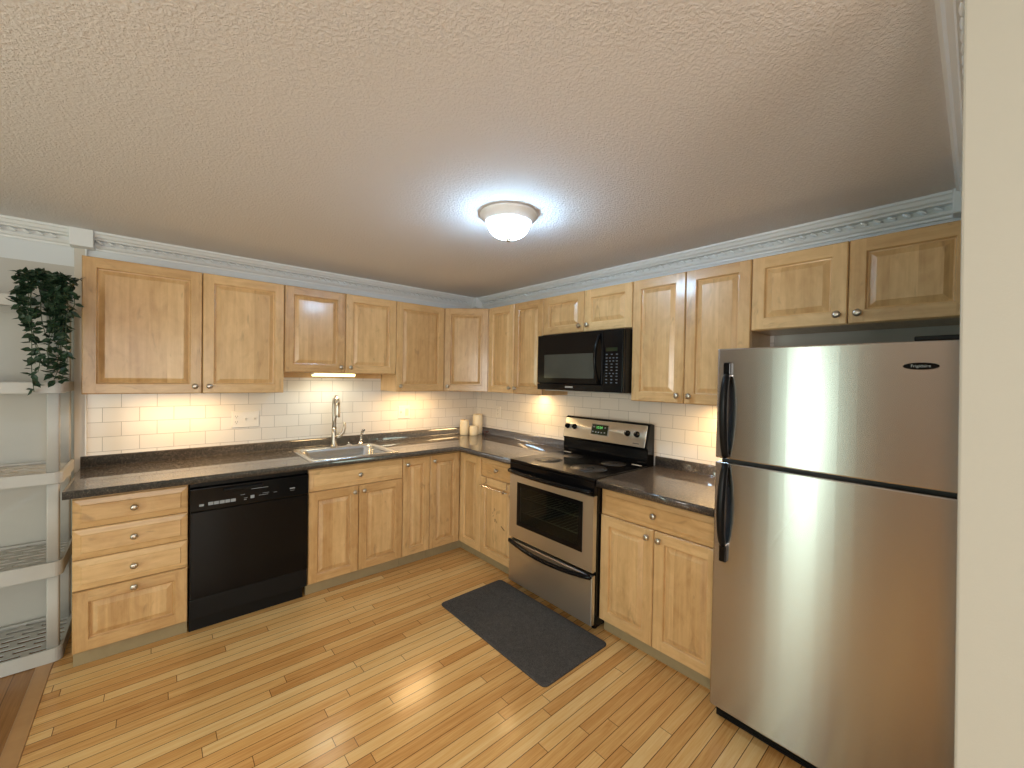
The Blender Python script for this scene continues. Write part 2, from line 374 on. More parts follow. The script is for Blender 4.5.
# crown moulding: profile (out from wall, down from ceiling)
PROF = [(0, 0), (0.078, 0), (0.078, 0.012), (0.070, 0.016), (0.062, 0.030), (0.050, 0.036), (0.046, 0.044), (0.014, 0.046), (0.014, 0.070), (0.034, 0.072), (0.026, 0.084), (0.014, 0.090), (0.012, 0.100), (0, 0.100)]
def crown(name, a, b, wall, off=0.0):
    mb = MB(); n = int(abs(b-a)/0.05)
    def T(s, o, z):
        return {'A': (s, -o-off, z), 'B': (-o-off, s, z), 'C': (s, CY+o+off, z)}[wall]
    mb.rings([[T(s, o, CZ-0.0005-dz) for o, dz in PROF] for s in (a, b)])
    for f in mb.bm.faces: f.smooth = False
    # rope bead running along the flat
    sg = 1 if b > a else -1
    for i in range(n):
        s0 = a + sg*(0.05*i + 0.006)
        pts = []
        for j in range(6):
            t = j/5.0
            pts.append(T(s0 + sg*0.031*t, 0.034, CZ-0.050-0.014*(0.5-0.5*math.cos(PI*t))))
        mb.tube(pts, [0.0035, 0.0065, 0.0078, 0.0078, 0.0065, 0.0035], 6)
    return struct(name, mb, M_WHITE)
crown('trim_4', -2.889, -0.105, 'A'); crown('trim_5', XL+0.02, -2.991, 'A'); crown('trim_6', -0.105, CY+0.089, 'B'); crown('trim_7', CX+0.005, -0.089, 'C')
def block(name, x0, x1, y0, y1):
    mb = MB(); mb.box(x0, x1, y0, y1, CZ-0.104, CZ-0.0005); return struct(name, mb, M_WHITE, 0.004)
block('trim_8', -2.990, -2.890, -0.090, 0); block('trim_9', -0.104, -0.0005, -0.104, -0.0005); block('trim_10', -0.088, -0.0005, CY+0.0005, CY+0.088)

# ---------------------------------------------------------------- cabinet fronts
def knob_mesh():
    mb = MB(); mb.lathe([(0.0085, 0), (0.0085, 0.002), (0.0055, 0.004), (0.0050, 0.012), (0.009, 0.015), (0.0150, 0.018), (0.0165, 0.021), (0.0150, 0.0255), (0.0095, 0.0290), (0.003, 0.0302)], (0, 0, 0), 'y', 20)
    return mb.mesh('knob', M_NICKEL)
KNOB = knob_mesh()
FT = 0.020
def rect(x0, x1, z0, z1, i, y): return [(x0+i, y, z0+i), (x1-i, y, z0+i), (x1-i, y, z1-i), (x0+i, y, z1-i)]
def front_mesh(name, w, h, style):
    """raised-panel door ('door'), or drawer front with bevelled edge ('drawer')"""
    mb = MB(); bm = mb.bm
    def ring(L0, L1, mside, mtop):
        for i in range(4):
            mb.quad([L0[i], L0[(i+1) % 4], L1[(i+1) % 4], L1[i]], mtop if i in (0, 2) else mside)
    G = 0.0
    back = rect(0, w, 0, h, G, 0); e1 = rect(0, w, 0, h, G, -FT+0.005)
    mb.quad(back, 0)
    if style == 'door':
        s = min(0.056, w*0.26)
        ring(back, e1, 0, 1); e2 = rect(0, w, 0, h, 0.004, -FT); ring(e1, e2, 0, 1)
        a = 0.004; y = -FT
        mb.quad([(a, y, a), (s, y, a), (s, y, h-a), (a, y, h-a)], 0); mb.quad([(w-s, y, a), (w-a, y, a), (w-a, y, h-a), (w-s, y, h-a)], 0)
        mb.quad([(s, y, a), (w-s, y, a), (w-s, y, s), (s, y, s)], 1); mb.quad([(s, y, h-s), (w-s, y, h-s), (w-s, y, h-a), (s, y, h-a)], 1)
        pw = min(0.023, (w-2*s)*0.18)
        L = [rect(0, w, 0, h, s, -FT), rect(0, w, 0, h, s+0.003, -FT+0.003), rect(0, w, 0, h, s+0.005, -FT+0.0130), rect(0, w, 0, h, s+0.010, -FT+0.0140)]
        for p, q in zip(L, L[1:]): ring(p, q, 0, 1)
        c1 = rect(0, w, 0, h, s+0.010+pw, -FT+0.0022); ring(L[-1], c1, 2, 2); c2 = rect(0, w, 0, h, s+0.012+pw, -FT+0.0012); ring(c1, c2, 2, 2)
        mb.quad(c2, 2)
    else:
        b0 = rect(0, w, 0, h, 0, -FT+0.010); ring(back, b0, 1, 1)
        b1 = rect(0, w, 0, h, 0.004, -FT+0.007); ring(b0, b1, 1, 1)
        b2 = rect(0, w, 0, h, 0.030, -FT+0.0035); ring(b1, b2, 1, 1); b3 = rect(0, w, 0, h, 0.033, -FT); ring(b2, b3, 1, 1)
        mb.quad(b3, 1)
    return mb.mesh(name, [W_V, W_H, W_P])
def front(kind, parent, x0, x1, z0, z1, ydepth, knob=None, gap=0.0020):
    """knob: (dx from left edge or negative from right, dz from bottom or negative from top)"""
    w = x1-x0-2*gap; h = z1-z0-2*gap
    o = link(kind, front_mesh(kind, w, h, 'door' if (kind == 'door' or h > 0.2) else 'drawer'), parent, (x0+gap, ydepth, z0+gap))
    if knob:
        kx = knob[0] if knob[0] >= 0 else w + knob[0]; kz = knob[1] if knob[1] >= 0 else h + knob[1]
        link('knob', KNOB, o, (kx, -FT, kz))
    return o
TILE_T = 0.0065
ZUB, ZUT, ZSK, ZFR, ZMW = 1.372, 2.137, 1.518, 1.767, 1.842
GU = 'maple wall cabinets'; GB = 'maple base cabinets'
def upper(label, wall, a, b, z0, z1, doors, front_y=-0.318):
    loc, rz = fr(wall, a); L = abs(b-a)
    t = thing('wall_cabinet', label, 'cabinet', (loc[0], loc[1], z0), rz, GU)
    mb = MB(); mb.box(0.001, L-0.001, front_y+FT+0.001, -TILE_T-0.0005, 0, z1-z0-0.002)
    part('body', mb, W_V, t, (0, 0, 0), 0.001)
    for (x0, x1, kn) in doors: front('door', t, abs(x0-a), abs(x1-a), 0, z1-z0, front_y+FT, kn)
    return t
KL = (0.034, 0.044); KR = (-0.034, 0.044)
upper('square maple wall cabinet at the far left, one wide door beside the trailing plant', 'A', -2.919, -2.3875, ZUB, ZUT, [(-2.919, -2.3875, KR)])
upper('single-door maple wall cabinet above the triple switch plate, knob at its lower left', 'A', -2.387, -1.9245, ZUB, ZUT, [(-2.387, -1.9245, KL)])
sk = upper('short two-door maple wall cabinet above the sink with a lit strip beneath', 'A', -1.924, -1.0805, ZSK, ZUT, [(-1.924, -1.5, KR), (-1.5, -1.0805, KL)])
mb = MB(); mb.box(0.003, 0.838, -0.030, -TILE_T-0.0005, -0.040, -0.0005); part('back_rail', mb, W_H, sk, bevel=0.001)
upper('single-door maple wall cabinet between the sink cabinet and the corner cabinet', 'A', -1.080, -0.6125, ZUB, ZUT, [(-1.080, -0.6125, KL)])
# diagonal corner cabinet
t = thing('wall_cabinet', 'diagonal maple corner wall cabinet above the three ivory candles', 'cabinet', (0, 0, ZUB), 0, GU)
h = ZUT-ZUB; e = TILE_T+0.0005
mb = MB(); mb.prism([(-e, -e), (-0.6115, -e), (-0.6115, -0.297), (-0.304, -0.598), (-e, -0.598)], 0, h-0.002); part('body', mb, W_V, t, bevel=0.001)
p0 = Vector((-0.6115, -0.3175, 0)); p1 = Vector((-0.3175, -0.5985, 0)); dv = p1-p0; ang = math.atan2(dv.y, dv.x)
nrm = Vector((math.sin(ang), -math.cos(ang), 0))
dp = p0 - nrm*FT + dv.normalized()*0.002
w = dv.length-0.004
do = link('door', front_mesh('door', w, h-0.003, 'door'), t, (dp.x, dp.y, 0.0015), (0, 0, ang)); link('knob', KNOB, do, (0.034, -FT, 0.044))
upper('pair of narrow maple doors on the wall cabinet left of the microwave', 'B', -0.599, -1.2915, ZUB, ZUT, [(-0.599, -0.9455, KR), (-0.9455, -1.2915, KL)])
upper('short two-door maple wall cabinet directly above the black microwave', 'B', -1.292, -2.0905, ZMW, ZUT, [(-1.292, -1.6985, KR), (-1.6985, -2.0905, KL)])
upper('tall two-door maple wall cabinet between the microwave and the refrigerator', 'B', -2.091, -2.7825, ZUB, ZUT, [(-2.091, -2.438, KR), (-2.438, -2.7825, KL)])
upper('two-door maple wall cabinet above the stainless refrigerator', 'B', -2.783, -3.5545, ZFR, ZUT, [(-2.783, -3.1715, KR), (-3.1715, -3.5545, KL)])

ZD, ZB, ZS, ZK = 0.862, 0.087, 0.712, 0.876
BY = -0.628
def base(label, wall, a, b, fronts, name='base_cabinet'):
    loc, rz = fr(wall, a); L = abs(b-a)
    t = thing(name, label, 'cabinet', loc, rz, GB)
    mb = MB()
    if 'sink' in label and 'right of' not in label:
        mb.box(0.001, 0.019, BY+FT+0.001, -0.012, ZB, ZK).box(L-0.019, L-0.001, BY+FT+0.001, -0.012, ZB, ZK).box(0.0195, L-0.0195, BY+FT+0.001, -0.012, ZB, ZB+0.018).box(0.0195, L-0.0195, -0.024, -0.012, ZB+0.0185, ZK).box(0.0195, L-0.0195, BY+FT+0.001, BY+FT+0.019, ZB+0.0185, ZB+0.04).box(0.0195, L-0.0195, BY+FT+0.001, BY+FT+0.010, ZS-0.02, ZK)
    else: mb.box(0.001, L-0.001, BY+FT+0.001, -0.012, ZB, ZK)
    part('body', mb, W_V, t, bevel=0.001)
    mb = MB(); mb.box(0.001, L-0.001, -0.571, -0.550, 0, ZB-0.0005); part('toe_kick', mb, M_TOE, t, label='bare greenish toe board')
    for kind, x0, x1, z0, z1, kn in fronts: front(kind, t, abs(x0-a), abs(x1-a), z0, z1, BY+FT, kn)
    return t
def mid(w): return (w/2, None)
def drw(x0, x1, z0, z1, kz=None):
    w = abs(x1-x0); h = z1-z0
    return ('drawer', x0, x1, z0, z1, (w/2, h/2 if kz is None else kz))
a, b = -2.922, -2.468
base('maple base cabinet of four stacked drawers left of the dishwasher', 'A', a, b,
     [drw(a, b, 0.7105, ZD), drw(a, b, 0.554, 0.7105), drw(a, b, 0.398, 0.554), drw(a, b, ZB, 0.398, -0.030)])
a, b = -1.838, -1.1565; m_ = -1.499
base('maple sink base cabinet with one wide false drawer over two doors', 'A', a, b,
     [drw(a, b, ZS, ZD), ('door', a, m_, ZB, ZS, (-0.032, -0.042)), ('door', m_, b, ZB, ZS, (0.032, -0.042))])
a, b = -1.156, -0.9175
base('narrow single-door maple base cabinet right of the sink base', 'A', a, b, [('door', a, b, ZB, ZD, (0.030, -0.048))])
# corner base (folding pair of leaves)
t = thing('base_cabinet', 'maple corner base cabinet with two leaves meeting at the inside corner', 'cabinet', (0, 0, 0), 0, GB)
mb = MB(); f_ = BY+FT+0.001
mb.prism([(-0.012, -0.012), (-0.916, -0.012), (-0.916, f_), (f_, f_), (f_, -0.919), (-0.012, -0.919)], ZB, ZK); part('body', mb, W_V, t, bevel=0.001)
mb = MB(); mb.prism([(-0.916, -0.571), (-0.571, -0.571), (-0.571, -0.919), (-0.550, -0.919), (-0.550, -0.550), (-0.916, -0.550)], 0, ZB-0.0005); part('toe_kick', mb, M_TOE, t, label='bare greenish toe board')
front('door', t, -0.917, BY-0.001, ZB, ZD, BY+FT, (0.032, -0.048))
wl = 0.92+BY
link('door', front_mesh('door', wl-0.003, ZD-ZB-0.003, 'door'), t, (BY+FT, BY-0.0015, ZB+0.0015), (0, 0, -PI/2))
a, b = -0.920, -1.3505
tb = base('maple base cabinet left of the range, small drawer over a scuffed door', 'B', a, b,
     [drw(a, b, ZS, ZD), ('door', a, b, ZB, ZS, (-0.032, -0.075))])
# dark scuffs on the door
sc = [o for o in tb.children if o.name.startswith('door')][0]
random.seed(5)
for i in range(9):
    mb = MB()
    x = 0.20+random.uniform(-0.035, 0.045); z = 0.33+random.uniform(-0.05, 0.06)
    mb.tube([(x, -0.0192, z), (x+random.uniform(-.006, .006), -0.0194, z+random.uniform(.006, .016)), (x+random.uniform(-.01, .01), -0.0192, z+random.uniform(.014, .028))], 0.0014, 5)
    part('scuff_mark', mb, M_SCUFF, sc, label='dark scuff mark')
mb = MB(); mb.tube([(0.27, -0.0192, 0.285), (0.285, -0.0196, 0.278), (0.31, -0.0192, 0.262)], 0.0032, 6)
part('scuff_mark', mb, M_SCUFF, sc, label='largest dark scuff mark')
a, b = -2.105, -2.788
base('two-door maple base cabinet between the range and the refrigerator', 'B', a, b,
     [drw(a, b, ZS, ZD), ('door', a, -2.446, ZB, ZS, (-0.032, -0.042)), ('door', -2.446, b, ZB, ZS, (0.032, -0.042))])
# towel bar hung over that door
loc, rz = fr('B', -0.920)
t = thing('towel_bar', 'chrome over-door towel bar hooked on the cabinet door left of the range', 'towel bar', loc, rz)
mb = MB(); mb.tube([(0.045, BY-0.040, 0.655), (0.075, BY-0.042, 0.652), (0.22, BY-0.042, 0.652), (0.345, BY-0.042, 0.652), (0.375, BY-0.040, 0.655)], [0.003, 0.004, 0.004, 0.004, 0.003], 10); bar = part('bar', mb, M_CHROME, t)
for x in (0.085, 0.335):
    mb = MB(); mb.prism([(BY-0.003, 0.7135), (BY-0.003, 0.668), (BY-0.035, 0.660), (BY-0.038, 0.643), (BY-0.050, 0.641), (BY-0.052, 0.664), (BY-0.0465, 0.664), (BY-0.046, 0.648), (BY-0.041, 0.648), (BY-0.037, 0.665), (BY-0.006, 0.673), (BY-0.006, 0.7135)], x-0.007, x+0.007, 0, 0)
    part('bracket', mb, M_CHROME, t)

# ---------------------------------------------------------------- countertops
CT, CB, CE = 0.9185, 0.880, -0.674
SX0, SX1, SY0, SY1 = -1.790, -1.228, -0.610, -0.165        # sink cut-out
def edge_round(mb): pass
t = thing('countertop', 'long L-shaped dark speckled countertop running from the shelving to the range', 'countertop', (0, 0, 0))
mb = MB()
yb = -TILE_T-0.0005
def slab(mb, x0, x1, y0, y1): mb.box(x0, x1, y0, y1, CB, CT)
# one continuous outline with a hole, bridged as a single polygon strip set
mb.prism([(-2.948, CE), (SX0, CE), (SX0, yb), (-2.948, yb)], CB, CT)
mb.prism([(SX0, CE), (SX1, CE), (SX1, SY0), (SX0, SY0)], CB, CT)
mb.prism([(SX0, SY1), (SX1, SY1), (SX1, yb), (SX0, yb)], CB, CT)
mb.prism([(SX1, CE), (CE, CE), (CE, -1.3495), (yb, -1.3495), (yb, yb), (SX1, yb)], CB, CT)
part('worktop', mb, M_LAM, t)
# rolled front nose
def nose(pts, out):
    mb = MB()
    return mb
mb = MB()
prof = [(0.0, 0.0), (0.008, -0.001), (0.0125, -0.005), (0.0135, -0.012), (0.0135, -0.034), (0.010, -0.0395), (0.0, -0.0395)]
def nose_loop(x, y, ox, oy): return [(x+ox*(o-0.0095), y+oy*(o-0.0095), CT+z) for o, z in prof]
mb.rings([nose_loop(-2.948, CE, 0, -1), nose_loop(CE, CE, -1, -1), nose_loop(CE, -1.3495, -1, 0)])
part('front_edge', mb, M_LAM, t)
def splash(parent, pts):
    mb = MB(); pr = [(0.0, 0), (0.0, 0.066), (0.005, 0.0675), (0.0115, 0.066), (0.0150, 0.061), (0.0155, 0.010), (0.018, 0.002), (0.024, 0.0001)]
    mb.rings([[(x+ox*o, y+oy*o, CT+z) for o, z in pr] for x, y, ox, oy in pts]); part('backsplash', mb, M_LAM, parent)
splash(t, [(-2.948, yb, 0, -1), (yb, yb, -1, -1), (yb, -1.3495, -1, 0)])
t = thing('countertop', 'short dark speckled countertop between the range and the refrigerator', 'countertop', (0, 0, 0))
mb = MB(); mb.box(CE, yb, -2.795, -2.1065, CB, CT); part('worktop', mb, M_LAM, t)
mb = MB(); mb.rings([nose_loop(CE, -2.1065, -1, 0), nose_loop(CE, -2.795, -1, 0)]); part('front_edge', mb, M_LAM, t)
splash(t, [(yb, -2.1065, -1, 0), (yb, -2.795, -1, 0)])

# ---------------------------------------------------------------- sink and taps
def rrect(x0, x1, y0, y1, r, z, n=5):
    pts = []
    for cx, cy, a0 in ((x1-r, y1-r, 0), (x0+r, y1-r, 90), (x0+r, y0+r, 180), (x1-r, y0+r, 270)):
        for i in range(n+1):
            a = R(a0+90*i/n); pts.append((cx+r*math.cos(a), cy+r*math.sin(a), z))
    return pts
t = thing('sink', 'stainless steel drop-in sink set in the dark countertop', 'sink', (0, 0, 0))
mb = MB(); z = CT
mb.rings([rrect(-1.832, -1.198, -0.640, -0.085, 0.014, z+0.0002), rrect(-1.831, -1.199, -0.639, -0.086, 0.014, z+0.005), rrect(-1.822, -1.208, -0.630, -0.095, 0.016, z+0.0075),
          rrect(-1.790, -1.230, -0.608, -0.168, 0.05, z+0.006), rrect(-1.784, -1.236, -0.602, -0.174, 0.055, z+0.001), rrect(-1.778, -1.242, -0.596, -0.180, 0.06, z-0.02),
          rrect(-1.768, -1.252, -0.586, -0.190, 0.06, z-0.150), rrect(-1.745, -1.275, -0.563, -0.213, 0.06, z-0.172), rrect(-1.60, -1.42, -0.44, -0.33, 0.04, z-0.178)], cap0=False)
part('basin', mb, M_SINK, t)
mb = MB(); mb.lathe([(0.045, 0), (0.045, 0.002), (0.030, 0.003), (0.026, 0.0005)], (-1.51, -0.385, z-0.1779), 'z', 24); part('drain', mb, M_CHROME, t)
zr = CT+0.0068
t = thing('faucet', 'tall brushed gooseneck pull-down faucet standing behind the sink', 'faucet', (-1.516, -0.122, zr+0.0005))
mb = MB(); mb.lathe([(0.028, 0), (0.028, 0.006), (0.0235, 0.012), (0.0215, 0.03), (0.0205, 0.10), (0.0185, 0.15)], (0, 0, 0), 'z', 20); part('base', mb, M_NICKEL, t)
mb = MB(); A = Vector((-0.10, -0.99, 0)).normalized(); Rr = 0.056; pts = [(0, 0, 0.13), (0, 0, 0.22), (0, 0, 0.345)]
for i in range(1, 13):
    a = PI*i/12*0.97; pts.append(tuple(A*(Rr-Rr*math.cos(a)) + Vector((0, 0, 0.345+Rr*math.sin(a)))))
mb.tube(pts, 0.0170, 14); sp = part('spout', mb, M_NICKEL, t)
e = A*(2*Rr)
mb = MB(); mb.tube([(e.x, e.y, 0.352), (e.x, e.y, 0.33), (e.x, e.y, 0.270), (e.x, e.y, 0.247), (e.x, e.y, 0.243)], [0.0165, 0.0175, 0.0195, 0.0205, 0.017], 16); part('spray_head', mb, M_NICKEL, t)
mb = MB(); mb.tube([(0.010, -0.006, 0.075), (0.040, -0.014, 0.088), (0.064, -0.020, 0.112), (0.074, -0.022, 0.150), (0.076, -0.022, 0.190)], [0.020, 0.019, 0.0155, 0.0125, 0.0100], 12); part('lever', mb, M_NICKEL, t)
t = thing('side_sprayer', 'short chrome side spray tap on the back rim of the sink', 'sprayer', (-1.300, -0.122, zr+0.0005))
mb = MB(); mb.lathe([(0.022, 0), (0.022, 0.004), (0.015, 0.010), (0.012, 0.022)], (0, 0, 0), 'z', 16); part('base', mb, M_CHROME, t)
mb = MB(); mb.tube([(0, 0, 0.020), (0.004, -0.002, 0.060), (0.010, -0.008, 0.098), (0.014, -0.020, 0.116), (0.014, -0.036, 0.116)], [0.0115, 0.0105, 0.0125, 0.0135, 0.011], 12); part('wand', mb, M_CHROME, t)
t = thing('sink_hole_cover', 'small chrome hole cover on the sink rim between the two taps', 'cover', (-1.395, -0.125, zr+0.0005))
mb = MB(); mb.lathe([(0.026, 0), (0.026, 0.003), (0.020, 0.007), (0.006, 0.008)], (0, 0, 0), 'z', 18); part('cap', mb, M_CHROME, t)
mb = MB(); mb.tube([(0, 0, 0.006), (-0.002, 0, 0.018), (-0.012, 0, 0.024)], [0.006, 0.005, 0.004], 8); part('knob', mb, M_CHROME, t)

# ---------------------------------------------------------------- candles and sprig in the corner
GC = 'ivory pillar candles in the corner'
for lab, x, y, r, hh in (('middle-sized ivory pillar candle, leftmost of the three in the corner', -0.232, -0.112, 0.046, 0.152),
                         ('tallest ivory pillar candle, behind the other two in the corner', -0.085, -0.138, 0.050, 0.205),
                         ('shortest ivory pillar candle, in front of the other two in the corner', -0.182, -0.205, 0.042, 0.098)):
    t = thing('candle', lab, 'candle', (x, y, CT+0.0002), 0, GC)
    mb = MB(); mb.lathe([(r*0.90, 0), (r*0.99, 0.006), (r*1.04, hh*0.5), (r, hh*0.85), (r*0.93, hh-0.004), (r*0.80, hh), (r*0.55, hh-0.006), (0.004, hh-0.008)], (0, 0, 0), 'z', 28); part('wax', mb, M_CANDLE, t)
    mb = MB(); mb.tube([(0, 0, hh-0.009), (0.001, 0, hh-0.002), (0.003, 0, hh+0.004)], 0.0013, 6); part('wick', mb, M_DARK, t)
t = thing('dried_sprig', 'small dark red dried sprig lying on the counter right of the candles', 'sprig', (-0.082, -0.268, CT+0.0005))
t.scale = (1.25, 1.25, 1.25)
mb = MB(); mb.tube([(0.02, 0.03, 0.006), (0.0, 0.0, 0.012), (-0.03, -0.03, 0.006)], 0.003, 6); part('stalk', mb, M_SPRIG, t)
mb = MB(); random.seed(3)
for i in range(16):
    c = Vector((random.uniform(-.035, .03), random.uniform(-.035, .03), random.uniform(0.010, .034))); d = Vector((random.uniform(-1, 1), random.uniform(-1, 1), random.uniform(-.2, .8))).normalized()*0.013
    s = d.cross(Vector((0, 0, 1))).normalized()*0.006
    mb.rings([[c-d*0.5-s*0.1, c-d*0.5+s*0.1], [c-s, c+s+Vector((0, 0, .001))], [c+d-s*0.1, c+d+s*0.1]], cap0=False, cap1=False, closed=False)
part('dried_leaves', mb, M_SPRIG, t)

# ---------------------------------------------------------------- switch and outlet plates
def plate(label, wall, a, w, z0, z1, gangs, name='switch_plate', cat='wall plate'):
    loc, rz = fr(wall, a)
    t = thing(name, label, cat, (loc[0]-(TILE_T if wall == 'B' else 0), loc[1]-(TILE_T if wall == 'A' else 0), z0), rz, 'white wall plates on the tile')
    h = z1-z0
    mb = MB(); mb.rings([rect(0, w, 0, h, 0, -0.0002), rect(0, w, 0, h, 0, -0.003), rect(0, w, 0, h, 0.004, -0.006)]); 
    for f in mb.bm.faces: f.smooth = False
    part('cover_plate', mb, M_PLATE, t)
    gw = w/len(gangs)
    for i, g in enumerate(gangs):
        cx = gw*(i+0.5)
        if g == 'o':
            for dz in (-0.020, 0.020):
                mb = MB(); mb.prism([(cx+0.016*math.cos(a_), h/2+dz+0.0135*math.sin(a_)) for a_ in [2*PI*k/16 for k in range(16)]], -0.0060, -0.0078, 0, 1); s = part('socket', mb, M_PLATE, t)
                mb = MB(); mb.box(cx-0.0075, cx-0.0055, -0.0084, -0.0077, h/2+dz-0.001, h/2+dz+0.008).box(cx+0.0055, cx+0.0075, -0.0084, -0.0077, h/2+dz-0.001, h/2+dz+0.008).box(cx-0.002, cx+0.002, -0.0084, -0.0077, h/2+dz-0.009, h/2+dz-0.005); part('slots', mb, M_DARK, s)
        elif g == 's':
            mb = MB(); mb.box(cx-0.006, cx+0.006, -0.0078, -0.0058, h/2-0.013, h/2+0.013); mb.prism([(-0.0075, h/2-0.006), (-0.019, h/2+0.010), (-0.016, h/2+0.013), (-0.0075, h/2+0.007)], cx-0.0042, cx+0.0042, 0, 0); part('toggle', mb, M_PLATE, t)
        else:
            mb = MB(); mb.box(cx-0.016, cx+0.016, -0.0085, -0.0058, h/2-0.033, h/2+0.033); part('rocker', mb, plain('ivory_rocker', (0.70, 0.62, 0.48), 0.35), t, bevel=0.001)
    return t
plate('triple white plate with outlet and two toggles, on tile left of the sink', 'A', -2.194, 0.172, 1.106, 1.228, ['o', 's', 's'])
plate('double white plate with toggle and rocker, on tile right of the sink', 'A', -0.909, 0.117, 1.106, 1.226, ['s', 'r'])
plate('single white outlet plate on the right wall near the candles', 'B', -0.342, 0.074, 1.100, 1.218, ['o'], 'outlet_plate')

# strip light below the sink cabinet
t = thing('under_cabinet_light', 'glowing yellowish strip light under the short cabinet above the sink', 'light', (-1.715, -0.262, ZSK-0.0005))
mb = MB(); mb.box(0, 0.315, 0, 0.075, -0.014, 0); part('housing', mb, M_WHITE, t, bevel=0.003)
mb = MB(); mb.prism([(0.002, -0.0145), (-0.010, -0.004), (-0.013, -0.012), (-0.004, -0.026), (0.065, -0.026), (0.072, -0.0145)], 0.006, 0.309, 0, 0); part('lens', mb, M_TUBE, t, bevel=0.002, label='glowing yellow lens')

# ---------------------------------------------------------------- dishwasher
loc, rz = fr('A', -2.467)
t = thing('dishwasher', 'black built-in dishwasher under the counter between drawers and sink base', 'dishwasher', loc, rz)
W = 0.628
mb = MB(); mb.box(0.004, W-0.004, -0.606, -0.03, 0.088, 0.872); part('tub', mb, M_BLACKP, t)
mb = MB(); mb.box(0.004, W-0.004, -0.638, -0.607, 0.207, 0.706); part('door', mb, M_BLACK, t, bevel=0.004, label='plain black door panel')
mb = MB(); mb.box(0.004, W-0.004, -0.622, -0.607, 0.845, 0.872); part('top_vent', mb, M_BLACKP, t, bevel=0.003)
mb = MB(); mb.prism([(-0.607, 0.709), (-0.640, 0.709), (-0.645, 0.716), (-0.642, 0.838), (-0.636, 0.843), (-0.607, 0.843)], 0.004, W-0.004, 0, 0); cp = part('control_panel', mb, M_BLACK, t, bevel=0.002)
mb = MB(); mb.prism([(-0.642, 0.806), (-0.655, 0.812), (-0.655, 0.820), (-0.643, 0.828)], 0.16, 0.36, 0, 0); part('latch', mb, M_BLACKP, cp, bevel=0.002)
for i in range(5):
    mb = MB(); mb.box(0.088+i*0.027, 0.112+i*0.027, -0.6475, -0.6440, 0.738, 0.756); part('button', mb, M_GREYMARK, cp, bevel=0.001)
for x, ww, z_, hh in ((0.046, 0.022, 0.738, 0.012), (0.296, 0.020, 0.742, 0.018)):
    mb = MB(); mb.box(x, x+ww, -0.6475, -0.6440, z_, z_+hh); part('button', mb, M_GREYMARK, cp, bevel=0.001)
mb = MB()
for x, ww, z_, hh in ((0.262, 0.014, 0.738, 0.003), (0.262, 0.018, 0.748, 0.002), (0.245, 0.022, 0.770, 0.002), (0.34, 0.05, 0.752, 0.002), (0.36, 0.035, 0.762, 0.002), (0.42, 0.02, 0.757, 0.002), (0.30, 0.09, 0.797, 0.0025), (0.512, 0.030, 0.763, 0.006), (0.514, 0.026, 0.752, 0.0015)):
    mb = MB(); mb.box(x, x+ww, -0.6452, -0.6442, z_, z_+hh); part('panel_print', mb, M_GREYMARK, cp)
mb = MB(); mb.box(0.004, W-0.004, -0.632, -0.607, 0.090, 0.203); part('access_panel', mb, M_BLACKP, t, bevel=0.004)
mb = MB(); mb.box(0.006, W-0.020, -0.580, -0.560, 0.0, 0.0875); part('toe_kick', mb, M_BLACKP, t)

# ---------------------------------------------------------------- range
loc, rz = fr('B', -1.353)
t = thing('range', 'stainless and black electric range with glass cooktop on the right wall', 'range', loc, rz); W = 0.750
mb = MB()
mb.box(0.002, W-0.002, -0.655, -0.030, 0.035, 0.440).box(0.002, W-0.002, -0.655, -0.030, 0.800, 0.903).box(0.002, 0.075, -0.655, -0.030, 0.441, 0.799).box(W-0.075, W-0.002, -0.655, -0.030, 0.441, 0.799).box(0.0755, W-0.0755, -0.20, -0.030, 0.441, 0.799)
part('body', mb, M_BLACK, t)
mb = MB(); mb.box(0.076, W-0.076, -0.650, -0.200, 0.4405, 0.4420).box(0.076, W-0.076, -0.2005, -0.1995, 0.441, 0.799).box(0.0755, 0.0765, -0.65, -0.20, 0.441, 0.799).box(W-0.0765, W-0.0755, -0.65, -0.20, 0.441, 0.799); part('oven_lining', mb, M_OVENIN, t)
for z_ in (0.545, 0.650):
    mb = MB()
    mb.tube([(0.080, -0.635, z_), (W-0.080, -0.635, z_)], 0.0035, 6); mb.tube([(0.080, -0.25, z_), (W-0.080, -0.25, z_)], 0.0035, 6)
    for i in range(15): x = 0.10+i*(W-0.20)/14; mb.tube([(x, -0.635, z_), (x, -0.25, z_)], 0.002, 5)
    part('oven_rack', mb, M_RACK, t)
# cooktop
mb = MB(); mb.box(0.001, W-0.001, -0.690, -0.085, 0.904, 0.926); ct = part('cooktop', mb, M_BLACK, t, bevel=0.006, seg=3)
mb = MB(); mb.box(0.001, W-0.001, -0.6905, -0.657, 0.822, 0.9035); part('front_panel', mb, M_BLACK, t, bevel=0.004)
for cx, cy, r in ((0.200, -0.500, 0.100), (0.545, -0.485, 0.118), (0.205, -0.245, 0.080), (0.560, -0.230, 0.085)):
    mb = MB()
    for ra, rb in ((r, r*0.90), (r*0.86, r*0.30), (r*0.24, 0.008)):
        mb.rings([[(cx+q*math.cos(2*PI*k/40), cy+q*math.sin(2*PI*k/40), zz) for k in range(40)] for q, zz in ((ra, 0.9261), (ra, 0.9266), (rb, 0.9266))], cap0=False, cap1=False)
    part('burner_ring', mb, M_BURN, ct)
for x in (0.030, W-0.100):
    mb = MB(); mb.box(x, x+0.070, -0.150, -0.135, 0.9262, 0.9275); part('warning_label', mb, M_PLATE, ct)
